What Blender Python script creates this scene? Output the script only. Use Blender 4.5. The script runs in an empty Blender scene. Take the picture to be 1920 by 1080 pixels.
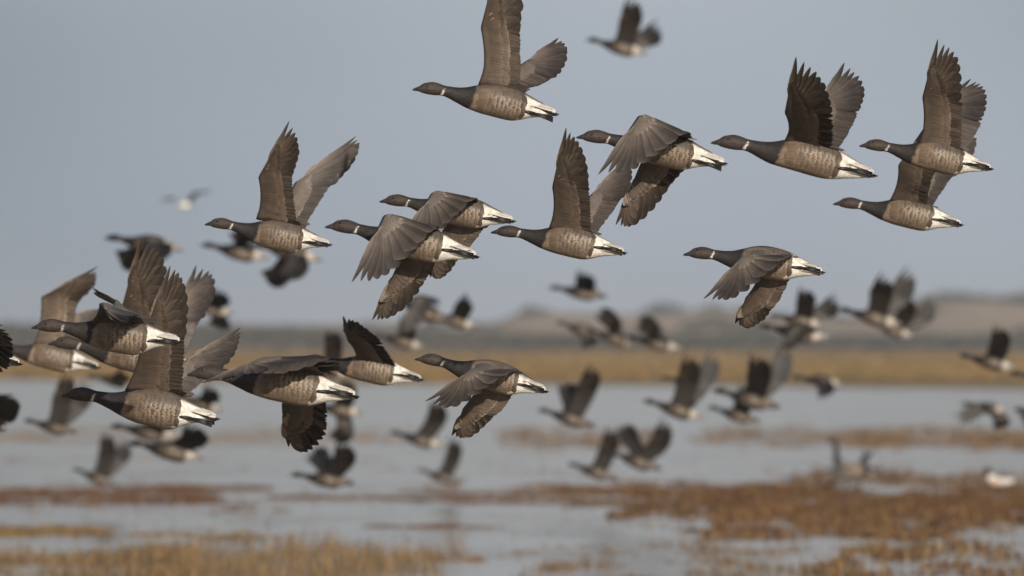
import bpy, math, random
import numpy as np
from mathutils import Vector, Matrix, noise
R = math.radians
C = bpy.context.scene.collection
sc = bpy.context.scene
random.seed(7)

# ------------------------------------------------------------------ camera, light, exposure
LENS, HC, HOR = 350.0, 1.75, 620.0          # mm, camera height (m), picture row of the true horizon
K = 36.0 / (1920 * LENS)                    # angle of one photo pixel
FOCUS = 40.0
cam = bpy.data.cameras.new('camera'); camo = bpy.data.objects.new('camera', cam); C.objects.link(camo)
cam.lens = LENS; cam.sensor_width = 36; cam.clip_start = 1; cam.clip_end = 20000
PITCH = math.atan((HOR - 540) * K)
camo.location = (0, 0, HC); camo.rotation_euler = (R(90) + PITCH, 0, 0)
cam.dof.use_dof = True; cam.dof.focus_distance = FOCUS; cam.dof.aperture_fstop = 5.2; cam.dof.aperture_blades = 0
sc.camera = camo

SUN_EL, SUN_AZ = R(19), R(163)              # azimuth clockwise from +Y: behind the camera, a little right
sd = Vector((math.sin(SUN_AZ) * math.cos(SUN_EL), math.cos(SUN_AZ) * math.cos(SUN_EL), math.sin(SUN_EL)))
sun = bpy.data.lights.new('sun', 'SUN'); suno = bpy.data.objects.new('sun', sun); C.objects.link(suno)
sun.energy = 3.8; sun.angle = R(0.5); sun.color = (1.0, 0.90, 0.78)
suno.rotation_euler = sd.to_track_quat('Z', 'Y').to_euler(); suno.location = (-20, -30, 40)

SKYOFF = (8.5527, -11.555, 13.2643)
HAZE = (.505, .560, .650)                   # a tenth of the haze radiance
w = bpy.data.worlds.new('World'); sc.world = w; w.use_nodes = True
nt = w.node_tree; nt.nodes.clear()
wo = nt.nodes.new('ShaderNodeOutputWorld'); bg = nt.nodes.new('ShaderNodeBackground')
sky = nt.nodes.new('ShaderNodeTexSky'); sky.sky_type = 'NISHITA'; sky.sun_disc = False
sky.sun_elevation = SUN_EL; sky.sun_rotation = SUN_AZ
sky.air_density = 1.0; sky.dust_density = 1.0; sky.ozone_density = 2.0
tint = nt.nodes.new('ShaderNodeMix'); tint.data_type = 'RGBA'; tint.blend_type = 'MULTIPLY'
tint.inputs[0].default_value = 1.0; tint.inputs[7].default_value = (1.0, 0.93, 0.84, 1)
# the low haze of a coastal day lies over the bottom of the sky and thins out upward, its unevenness set to imitate lens corner falloff
tcw = nt.nodes.new('ShaderNodeTexCoord'); sxw = nt.nodes.new('ShaderNodeSeparateXYZ'); nt.links.new(tcw.outputs['Generated'], sxw.inputs[0])
rpw = nt.nodes.new('ShaderNodeValToRGB'); ew = rpw.color_ramp.elements
ew[0].position = 0.0; ew[0].color = (.96, .96, .96, 1); ew[1].position = 0.36; ew[1].color = (0, 0, 0, 1)
e_ = ew.new(0.06); e_.color = (.9, .9, .9, 1)
nt.links.new(sxw.outputs[2], rpw.inputs[0])
nzw = nt.nodes.new('ShaderNodeTexNoise'); nzw.inputs['Scale'].default_value = 11; nzw.inputs['Detail'].default_value = 1.5
mpw = nt.nodes.new('ShaderNodeMapping'); mpw.inputs['Location'].default_value = SKYOFF; nt.links.new(tcw.outputs['Generated'], mpw.inputs[0]); nt.links.new(mpw.outputs[0], nzw.inputs[0])
hzw = nt.nodes.new('ShaderNodeValToRGB'); hw = hzw.color_ramp.elements
hw[0].position = .3; hw[0].color = (HAZE[0] * .60, HAZE[1] * .65, HAZE[2] * .68, 1); hw[1].position = .7; hw[1].color = (HAZE[0] * 1.04, HAZE[1] * 1.04, HAZE[2] * 1.04, 1)
nt.links.new(nzw.outputs[0], hzw.inputs[0])
scw = nt.nodes.new('ShaderNodeMix'); scw.data_type = 'RGBA'; scw.blend_type = 'MULTIPLY'; scw.inputs[0].default_value = 1.0; scw.inputs[7].default_value = (10, 10, 10, 1); nt.links.new(hzw.outputs[0], scw.inputs[6])
whw = nt.nodes.new('ShaderNodeValToRGB'); ww_ = whw.color_ramp.elements      # paler, warmer veil added above the blue-grey bottom to warm reflections and fill light
ww_[0].position = .03; ww_[0].color = (0, 0, 0, 1); ww_[1].position = .12; ww_[1].color = (1, 1, 1, 1); nt.links.new(sxw.outputs[2], whw.inputs[0])
vlw = nt.nodes.new('ShaderNodeMix'); vlw.data_type = 'RGBA'; vlw.inputs[7].default_value = (7.4, 6.6, 5.6, 1)
nt.links.new(whw.outputs[0], vlw.inputs[0]); nt.links.new(scw.outputs[2], vlw.inputs[6])
mxw = nt.nodes.new('ShaderNodeMix'); mxw.data_type = 'RGBA'
nt.links.new(rpw.outputs[0], mxw.inputs[0]); nt.links.new(tint.outputs[2], mxw.inputs[6]); nt.links.new(vlw.outputs[2], mxw.inputs[7])
bg.inputs[1].default_value = 0.085
nt.links.new(sky.outputs[0], tint.inputs[6]); nt.links.new(mxw.outputs[2], bg.inputs[0]); nt.links.new(bg.outputs[0], wo.inputs[0])

sc.view_settings.view_transform = 'Standard'; sc.view_settings.look = 'None'
sc.view_settings.exposure = 0.0; sc.view_settings.gamma = 1.0
sc.render.engine = 'CYCLES'
sc.cycles.use_denoising = True
sc.cycles.max_bounces = 6; sc.cycles.volume_bounces = 0

# ------------------------------------------------------------------ helpers
camR = camo.rotation_euler.to_matrix()
def P(px, py, d):
    """point seen at photo pixel (px, py), d metres into the scene"""
    v = camR @ Vector(((px - 960) * K, (540 - py) * K, -1))
    return Vector((0, 0, HC)) + v * (d / v.y)
def Dg(py):                                  # distance of the ground at a picture row
    return HC / ((py - HOR) * K)

def tag(o, label=None, cat=None, group=None, kind=None):
    if label: o['label'] = label
    if cat: o['category'] = cat
    if group: o['group'] = group
    if kind: o['kind'] = kind
    return o
def link(name, data, parent=None):
    o = bpy.data.objects.new(name, data); C.objects.link(o)
    if parent: o.parent = parent
    return o
class MB:
    """collects vertices, faces, a colour and a uv per vertex; built as one mesh object"""
    def __init__(s): s.v = []; s.f = []; s.c = []; s.u = []
    def vert(s, p, c=(1, 1, 1), u=(0, 0)):
        s.v.append(tuple(p)); s.c.append(c); s.u.append(u); return len(s.v) - 1
    def mesh(s, name, mat, smooth=True):
        me = bpy.data.meshes.new(name); me.from_pydata(s.v, [], s.f); me.update()
        ca = me.color_attributes.new('Col', 'FLOAT_COLOR', 'POINT')
        col = np.ones((len(s.v), 4), np.float32); col[:, :3] = np.array(s.c, np.float32)
        ca.data.foreach_set('color', col.ravel())
        ul = me.uv_layers.new(name='UVMap')
        li = np.empty(len(me.loops), np.int32); me.loops.foreach_get('vertex_index', li)
        ul.data.foreach_set('uv', np.array(s.u, np.float32)[li].ravel())
        if smooth: me.polygons.foreach_set('use_smooth', np.ones(len(me.polygons), bool))
        me.materials.append(mat); return me
    def build(s, name, mat, parent=None, smooth=True):
        return link(name, s.mesh(name, mat, smooth), parent)

def M(name):
    m = bpy.data.materials.new(name); m.use_nodes = True
    t = m.node_tree; return m, t, t.nodes['Principled BSDF'], t.nodes['Material Output']
def N(t, ty, **kw):
    n = t.nodes.new(ty)
    for k, v in kw.items(): setattr(n, k, v)
    return n
def ramp(t, pts, src=None):
    r = N(t, 'ShaderNodeValToRGB'); e = r.color_ramp.elements
    while len(e) < len(pts): e.new(0.5)
    for k, (p, c) in enumerate(pts):
        e[k].position = p; e[k].color = (c, c, c, 1) if isinstance(c, (int, float)) else (*c, 1)
    if src: t.links.new(src, r.inputs[0])
    return r
def mixc(t, a, b, fac, mode='MIX'):
    m = N(t, 'ShaderNodeMix', data_type='RGBA', blend_type=mode)
    for s, i in ((a, 6), (b, 7), (fac, 0)):
        if isinstance(s, (int, float)): m.inputs[i].default_value = s if i == 0 else (s, s, s, 1)
        elif isinstance(s, tuple): m.inputs[i].default_value = (*s, 1)
        else: t.links.new(s, m.inputs[i])
    return m.outputs[2]
def math_(t, op, a, b=None):
    m = N(t, 'ShaderNodeMath', operation=op)
    for s, i in ((a, 0), (b, 1)):
        if s is None: continue
        if isinstance(s, (int, float)): m.inputs[i].default_value = s
        else: t.links.new(s, m.inputs[i])
    return m.outputs[0]

# ------------------------------------------------------------------ materials
def mat_body():
    m, t, b, o = M('plumage'); L = t.links.new
    col = N(t, 'ShaderNodeAttribute', attribute_name='Col'); bar = N(t, 'ShaderNodeUVMap', uv_map='UVMap')
    tc = N(t, 'ShaderNodeTexCoord')
    # small contour feathers: scalloped cells over the whole bird
    mp = N(t, 'ShaderNodeMapping'); L(tc.outputs['Object'], mp.inputs[0]); mp.inputs['Scale'].default_value = (85, 85, 130)
    vo = N(t, 'ShaderNodeTexVoronoi', feature='F1'); L(mp.outputs[0], vo.inputs[0]); vo.inputs['Scale'].default_value = 1.0
    n1 = N(t, 'ShaderNodeTexNoise'); L(tc.outputs['Object'], n1.inputs[0]); n1.inputs['Scale'].default_value = 60; n1.inputs['Detail'].default_value = 5
    scal = ramp(t, [(0.1, 0.76), (0.75, 1.2)], vo.outputs['Distance'])
    c1 = mixc(t, col.outputs[0], scal.outputs[0], 0.75, 'MULTIPLY')
    nr = ramp(t, [(0.25, 0.72), (0.75, 1.28)], n1.outputs[0])
    c1 = mixc(t, c1, nr.outputs[0], 0.8, 'MULTIPLY')
    # pale crescent bars on the flanks; uv.y carries where they grow
    sx = N(t, 'ShaderNodeSeparateXYZ'); L(bar.outputs[0], sx.inputs[0])
    n2 = N(t, 'ShaderNodeTexNoise'); L(tc.outputs['Object'], n2.inputs[0]); n2.inputs['Scale'].default_value = 26; n2.inputs['Detail'].default_value = 3
    ph = math_(t, 'ADD', math_(t, 'MULTIPLY', sx.outputs[0], 340.0), math_(t, 'MULTIPLY', n2.outputs[0], 16.0))
    wv = math_(t, 'SINE', ph)
    wr = ramp(t, [(0.45, 0.0), (0.85, 1.0)], math_(t, 'MULTIPLY_ADD', wv, 0.5)); wr.inputs[0].links[0].from_node.inputs[2].default_value = 0.5
    n3 = N(t, 'ShaderNodeTexNoise'); L(tc.outputs['Object'], n3.inputs[0]); n3.inputs['Scale'].default_value = 40; n3.inputs['Detail'].default_value = 2
    br = ramp(t, [(0.38, 0.0), (0.64, 0.9)], n3.outputs[0])
    f = math_(t, 'MULTIPLY', math_(t, 'MULTIPLY', wr.outputs[0], br.outputs[0]), sx.outputs[1])
    c1 = mixc(t, c1, (0.52, 0.44, 0.35), f)
    L(c1, b.inputs['Base Color']); b.inputs['Roughness'].default_value = 0.62; b.inputs['Specular IOR Level'].default_value = 0.3
    bp = N(t, 'ShaderNodeBump'); bp.inputs['Strength'].default_value = 0.22; bp.inputs['Distance'].default_value = 0.004
    L(math_(t, 'ADD', vo.outputs['Distance'], n1.outputs[0]), bp.inputs['Height']); L(bp.outputs[0], b.inputs['Normal'])
    return m
def mat_feather():
    m, t, b, o = M('flight_feather'); L = t.links.new
    col = N(t, 'ShaderNodeAttribute', attribute_name='Col'); uv = N(t, 'ShaderNodeUVMap', uv_map='UVMap')
    sx = N(t, 'ShaderNodeSeparateXYZ'); L(uv.outputs[0], sx.inputs[0])
    # barbs slant away from the shaft
    ab = math_(t, 'ABSOLUTE', math_(t, 'SUBTRACT', sx.outputs[1], 0.5))
    ph = math_(t, 'ADD', math_(t, 'MULTIPLY', sx.outputs[0], 260.0), math_(t, 'MULTIPLY', ab, -60.0))
    wv = math_(t, 'SINE', ph)
    br = ramp(t, [(0.0, 0.9), (1.0, 1.06)], wv)
    c1 = mixc(t, col.outputs[0], br.outputs[0], 0.6, 'MULTIPLY')
    tc = N(t, 'ShaderNodeTexCoord'); n1 = N(t, 'ShaderNodeTexNoise'); L(tc.outputs['Object'], n1.inputs[0]); n1.inputs['Scale'].default_value = 30; n1.inputs['Detail'].default_value = 4
    nr = ramp(t, [(0.25, 0.75), (0.75, 1.25)], n1.outputs[0]); c1 = mixc(t, c1, nr.outputs[0], 0.8, 'MULTIPLY')
    edge = ramp(t, [(0.40, 0.0), (0.5, 0.55)], ab); c1 = mixc(t, c1, mixc(t, c1, (1.6, 1.5, 1.4), 1.0, 'MULTIPLY'), edge.outputs[0])
    shaft = ramp(t, [(0.02, 1.0), (0.06, 0.0)], ab); c1 = mixc(t, c1, mixc(t, c1, 0.72, 1.0, 'MULTIPLY'), shaft.outputs[0])
    L(c1, b.inputs['Base Color']); b.inputs['Roughness'].default_value = 0.5; b.inputs['Specular IOR Level'].default_value = 0.4
    tr = N(t, 'ShaderNodeBsdfTranslucent'); L(c1, tr.inputs[0])
    mx = N(t, 'ShaderNodeMixShader'); mx.inputs[0].default_value = 0.2
    L(b.outputs[0], mx.inputs[1]); L(tr.outputs[0], mx.inputs[2]); L(mx.outputs[0], o.inputs[0])
    return m
def mat_plain(name, c, rough=0.5, spec=0.5, nscale=80, namt=0.4):
    m, t, b, o = M(name)
    tc = N(t, 'ShaderNodeTexCoord'); n1 = N(t, 'ShaderNodeTexNoise'); t.links.new(tc.outputs['Object'], n1.inputs[0]); n1.inputs['Scale'].default_value = nscale
    r = ramp(t, [(0.3, 1 - namt), (0.7, 1 + namt)], n1.outputs[0])
    t.links.new(mixc(t, c, r.outputs[0], 1.0, 'MULTIPLY'), b.inputs['Base Color'])
    b.inputs['Roughness'].default_value = rough; b.inputs['Specular IOR Level'].default_value = spec
    return m
def mat_veg(name, trans=0.25):
    m, t, b, o = M(name); L = t.links.new
    col = N(t, 'ShaderNodeAttribute', attribute_name='Col'); L(col.outputs[0], b.inputs['Base Color']); b.inputs['Roughness'].default_value = 0.7
    tr = N(t, 'ShaderNodeBsdfTranslucent'); L(col.outputs[0], tr.inputs[0])
    mx = N(t, 'ShaderNodeMixShader'); mx.inputs[0].default_value = trans
    L(b.outputs[0], mx.inputs[1]); L(tr.outputs[0], mx.inputs[2]); L(mx.outputs[0], o.inputs[0])
    return m
def mat_ground(name, cols, scales=(0.02, 0.4), stretch=(1, 1, 1)):
    m, t, b, o = M(name); L = t.links.new
    tc = N(t, 'ShaderNodeTexCoord'); mp = N(t, 'ShaderNodeMapping'); L(tc.outputs['Object'], mp.inputs[0]); mp.inputs['Scale'].default_value = stretch
    n1 = N(t, 'ShaderNodeTexNoise'); L(mp.outputs[0], n1.inputs[0]); n1.inputs['Scale'].default_value = scales[0]; n1.inputs['Detail'].default_value = 6
    n2 = N(t, 'ShaderNodeTexNoise'); L(mp.outputs[0], n2.inputs[0]); n2.inputs['Scale'].default_value = scales[1]; n2.inputs['Detail'].default_value = 6
    r1 = ramp(t, [(0.3 + 0.4 * k / (len(cols) - 1), c) for k, c in enumerate(cols)], n1.outputs[0])
    r2 = ramp(t, [(0.3, 0.7), (0.7, 1.3)], n2.outputs[0])
    L(mixc(t, r1.outputs[0], r2.outputs[0], 1.0, 'MULTIPLY'), b.inputs['Base Color']); b.inputs['Roughness'].default_value = 0.9; b.inputs['Specular IOR Level'].default_value = 0.2
    bp = N(t, 'ShaderNodeBump'); bp.inputs['Strength'].default_value = 0.5; bp.inputs['Distance'].default_value = 0.1
    L(n2.outputs[0], bp.inputs['Height']); L(bp.outputs[0], b.inputs['Normal'])
    return m
def mat_water():
    m, t, b, o = M('shallow_water'); L = t.links.new
    tc = N(t, 'ShaderNodeTexCoord'); mp = N(t, 'ShaderNodeMapping'); L(tc.outputs['Object'], mp.inputs[0]); mp.inputs['Scale'].default_value = (1.0, 0.45, 1)
    n1 = N(t, 'ShaderNodeTexNoise'); L(mp.outputs[0], n1.inputs[0]); n1.inputs['Scale'].default_value = 2.6; n1.inputs['Detail'].default_value = 4
    n2 = N(t, 'ShaderNodeTexNoise'); L(mp.outputs[0], n2.inputs[0]); n2.inputs['Scale'].default_value = 14; n2.inputs['Detail'].default_value = 3
    # calmer and rougher lanes
    mq = N(t, 'ShaderNodeMapping'); L(tc.outputs['Object'], mq.inputs[0]); mq.inputs['Scale'].default_value = (0.28, 0.10, 1)
    n3 = N(t, 'ShaderNodeTexNoise'); L(mq.outputs[0], n3.inputs[0]); n3.inputs['Scale'].default_value = 2.0; n3.inputs['Detail'].default_value = 3
    lane = ramp(t, [(0.42, 0.05), (0.6, 1.0)], n3.outputs[0])
    h = math_(t, 'ADD', n1.outputs[0], math_(t, 'MULTIPLY', n2.outputs[0], 0.22))
    bp = N(t, 'ShaderNodeBump'); bp.inputs['Distance'].default_value = WATER_BUMP
    L(lane.outputs[0], bp.inputs['Strength']); L(h, bp.inputs['Height']); L(bp.outputs[0], b.inputs['Normal'])
    b.inputs['Base Color'].default_value = (*WATER_COL, 1); b.inputs['Roughness'].default_value = 0.12; b.inputs['IOR'].default_value = 1.33
    return m
WATER_BUMP, WATER_COL = 0.15, (0.20, 0.155, 0.11)
PLUM, FEATH = mat_body(), mat_feather()
BILL = mat_plain('black_bill', (0.035, 0.034, 0.034), 0.3, 0.5); EYE = mat_plain('dark_eye', (0.006, 0.005, 0.005), 0.08, 0.6, 10, 0.1)
FOOT = mat_plain('black_foot_skin', (0.018, 0.017, 0.017), 0.45, 0.4)

# ------------------------------------------------------------------ the goose
# stations of the goose along bill tip -> tail tip: (s, top, bottom, half width), in body lengths, about the bill-tail axis
ST = [(0.040, .030, -.001, .0135), (0.050, .040, -.005, .0200), (0.062, .052, -.008, .0265), (0.088, .064, -.011, .0345), (0.120, .0735, -.012, .0370),
      (0.155, .0735, -.0105, .0355), (0.185, .068, -.006, .0325), (0.206, .064, -.006, .0315), (0.241, .0635, -.014, .0350), (0.298, .066, -.034, .0460),
      (0.355, .077, -.050, .0600), (0.400, .093, -.054, .0740), (0.468, .117, -.057, .0920), (0.536, .131, -.062, .1020), (0.605, .132, -.068, .1030),
      (0.695, .120, -.070, .0920), (0.741, .107, -.065, .0820), (0.809, .081, -.050, .0580), (0.866, .061, -.038, .0400), (0.920, .043, -.024, .0260),
      (0.955, .032, -.012, .0140), (0.966, .026, -.004, .0060)]
SA = np.array(ST)
def smooth(a, b, x):
    t = min(1, max(0, (x - a) / (b - a))); return t * t * (3 - 2 * t)
def cr(x, xs, ys):
    """smooth interpolation of a table"""
    i = int(np.searchsorted(xs, x)) - 1; i = max(0, min(len(xs) - 2, i))
    g = np.gradient(ys, xs); h = xs[i + 1] - xs[i]; t = (x - xs[i]) / h
    return ((2*t**3 - 3*t*t + 1) * ys[i] + (t**3 - 2*t*t + t) * h * g[i] + (-2*t**3 + 3*t*t) * ys[i + 1] + (t**3 - t*t) * h * g[i + 1])
def station(s):
    return cr(s, SA[:, 0], SA[:, 1]), cr(s, SA[:, 0], SA[:, 2]), cr(s, SA[:, 0], SA[:, 3])
def lerp(a, b, t): return a + (b - a) * t
def cmix(a, b, t): return tuple(lerp(x, y, t) for x, y in zip(a, b))
BACKF = (.135, .110, .090)
HEADC, NECKC = (.050, .037, .030), (.028, .024, .022)
BACK, FLANK, BELLY, WHITE, DARKF = (.115, .093, .075), (.205, .148, .102), (.265, .197, .140), (.74, .70, .63), (.075, .055, .042)
def plumage(s, n, y, rnd):
    """colour of the plumage at station s, up-component n (1 back .. -1 belly)"""
    j = noise.noise(Vector((s * 22, n * 4, rnd))) ; j2 = noise.noise(Vector((s * 70, n * 12, rnd + 5)))
    c = cmix(HEADC, NECKC, smooth(.12, .25, s))
    b = cmix(FLANK, BACK, smooth(.25, .6, n)); b = cmix(b, BELLY, smooth(-.35, -.8, n))
    c = cmix(c, b, smooth(-.008, .008, s - (.402 + .012 * j + .006 * j2 + .018 * n)))
    # neck ring: broken white half-collar on both sides
    wr = .0036 + .0042 * max(0, -n) + .0034 * j2
    ring = smooth(wr + .003, wr - .002, abs(s - .2035 - .011 * n + .003 * j)) * smooth(.62, .40, n + .10 * j) * smooth(-.93, -.72, n)
    c = cmix(c, (.72, .66, .57), ring * smooth(-.30, .25, j2 + .25))
    # brown rear flank, then the white stern round a dark rump
    e = .742 + .012 * j + .006 * j2 - .035 * smooth(0, -1, n)
    c = cmix(c, DARKF, .75 * smooth(e - .05, e - .012, s) * smooth(-.75, -.3, n))
    wh = smooth(e - .004, e + .006, s)
    rump = smooth(.80, .93, n) * smooth(.93, .86, s)
    st = smooth(.040 + .10 * max(0, s - .8), .0, abs(n - (.22 - 1.1 * (s - .80)) - .12 * j)) * smooth(.765, .80, s + .012 * j2)     # black between the white coverts
    st2 = smooth(.10, .02, abs(n - .62 + .10 * j)) * smooth(.83, .87, s) * .9
    c = cmix(c, cmix(cmix(WHITE, BACK, rump), (.03, .026, .024), max(st, st2)), wh)
    return c
def flankbar(s, n):
    return smooth(.47, .56, s) * smooth(.735, .70, s) * smooth(.55, .25, n) * smooth(-.75, -.35, n)

def body_mesh(L, rnd, fine=True, table=None, paint=plumage, bars=flankbar, neck=0.0, fat=1.0):
    """continuous head, neck and body; local frame: x back from the bill tip, z up, all times the length L"""
    mb = MB(); nr, na = (110, 36) if fine else (46, 20)
    s0, s1 = SA[0, 0], SA[-1, 0]
    prev = None
    for i in range(nr + 1):
        s = s0 + (s1 - s0) * i / nr
        a, b, h = station(s); bump = smooth(.30, .50, s) * smooth(.84, .66, s); b -= (fat - 1) * .19 * bump; h *= 1 + (fat - 1) * .7 * bump; cz, hz = (a + b) / 2, (a - b) / 2
        cz += neck * (1 - smooth(.05, .42, s)); groove = smooth(.76, .84, s)
        row = []
        for q in range(na):
            th = 2 * math.pi * q / na; sy, cz_ = math.sin(th), math.cos(th)
            ex = .92
            y = h * math.copysign(abs(sy) ** ex, sy); z = hz * math.copysign(abs(cz_) ** ex, cz_)
            if groove: k = 1 - .22 * groove * math.exp(-((cz_ - .15) / .22) ** 2); y *= k
            # cheeks: head wider below the eye, narrow crown
            if s < .19: y *= 1 - .22 * max(0, cz_) * (1 - smooth(.15, .19, s))
            row.append(mb.vert((s * L, y * L, (cz + z) * L), paint(s, cz_, sy, rnd), (s, bars(s, cz_))))
        if prev:
            for q in range(na): mb.f.append((prev[q], prev[(q + 1) % na], row[(q + 1) % na], row[q]))
        prev = row
        if i == 0: mb.f.append(tuple(row))
    mb.f.append(tuple(reversed(prev)))
    return mb
def tube(mb, pts, rads, c=(1, 1, 1), n=8, flat=1.0, cap=True):
    prev = None
    for i, p in enumerate(pts):
        p = Vector(p); d = (Vector(pts[min(i + 1, len(pts) - 1)]) - Vector(pts[max(i - 1, 0)])).normalized()
        a = d.cross(Vector((0, 0, 1)));
        if a.length < 1e-4: a = Vector((0, 1, 0))
        a.normalize(); b = d.cross(a)
        row = [mb.vert(p + (a * math.cos(2*math.pi*k/n) * flat + b * math.sin(2*math.pi*k/n)) * rads[i], c, (i / len(pts), k / n)) for k in range(n)]
        if prev:
            for k in range(n): mb.f.append((prev[k], prev[(k + 1) % n], row[(k + 1) % n], row[k]))
        elif cap: mb.f.append(tuple(reversed(row)))
        prev = row
    if cap: mb.f.append(tuple(prev))
def ellipsoid(mb, c, r, nu=14, nv=10, col=(1, 1, 1)):
    c = Vector(c); rows = []
    for i in range(nv + 1):
        ph = math.pi * i / nv
        rows.append([mb.vert(c + Vector((r[0] * math.sin(ph) * math.cos(2*math.pi*k/nu), r[1] * math.sin(ph) * math.sin(2*math.pi*k/nu), r[2] * math.cos(ph))), col) for k in range(nu)])
    for i in range(nv):
        for k in range(nu): mb.f.append((rows[i][k], rows[i + 1][k], rows[i + 1][(k + 1) % nu], rows[i][(k + 1) % nu]))

def feather(mb, b, t, n, wid, c0, c1, bow=0.0, lift=0.0, notch=0.0, seg=8, lead=0.42, tip=0.16, side=1, pw=.5, va=(.72, 1.25), tipc=None):
    """one feather: base b, tip t, facing n; vanes of unequal width about the shaft, rounded tip"""
    d = t - b; ln = d.length
    if ln < 1e-4: return
    d = d / ln; lat = n.cross(d)
    if lat.length < 1e-5: return
    lat = lat.normalized() * side; n2 = d.cross(lat).normalized() * side
    prev = None
    for i in range(seg + 1):
        u = i / seg; u = 1 - (1 - u) ** 1.35
        ww = wid * min(1, .35 + u * 4)
        if notch: ww *= 1 - notch * smooth(.45, .75, u)
        if u > 1 - tip: ww *= max(0.0, 1 - ((u - 1 + tip) / tip) ** 2) ** pw * .95 + .05
        p = b + d * ln * u + lat * bow * ln * 4 * u * (1 - u) * .5 + n2 * lift * ln * u * u
        c = cmix(c0, c1, smooth(.1, .8, u))
        if tipc: c = cmix(c, tipc, smooth(.74, .86, u))
        ca, cb = tuple(x * va[0] for x in c), tuple(x * va[1] for x in c)
        row = [mb.vert(p + lat * ww * lead - n2 * ww * .06, ca, (u, 0)), mb.vert(p + n2 * ww * .04, c, (u, .5)), mb.vert(p - lat * ww * (1 - lead) - n2 * ww * .10, cb, (u, 1))]
        if prev:
            for k in (0, 1): mb.f.append((prev[k], prev[k + 1], row[k + 1], row[k]) if side > 0 else (row[k], row[k + 1], prev[k + 1], prev[k]))
        prev = row
def catmull(pts, t):
    """t in 0..len-1"""
    n = len(pts) - 1; i = min(int(t), n - 1); f = t - i
    p1, p2 = pts[i], pts[i + 1]
    p0 = pts[i - 1] if i > 0 else p1 * 2 - p2
    p3 = pts[i + 2] if i + 2 <= n else p2 * 2 - p1
    return .5 * ((2 * p1) + (p2 - p0) * f + (2 * p0 - 5 * p1 + 4 * p2 - p3) * f * f + (3 * p1 - p0 - 3 * p2 + p3) * f ** 3)

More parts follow.
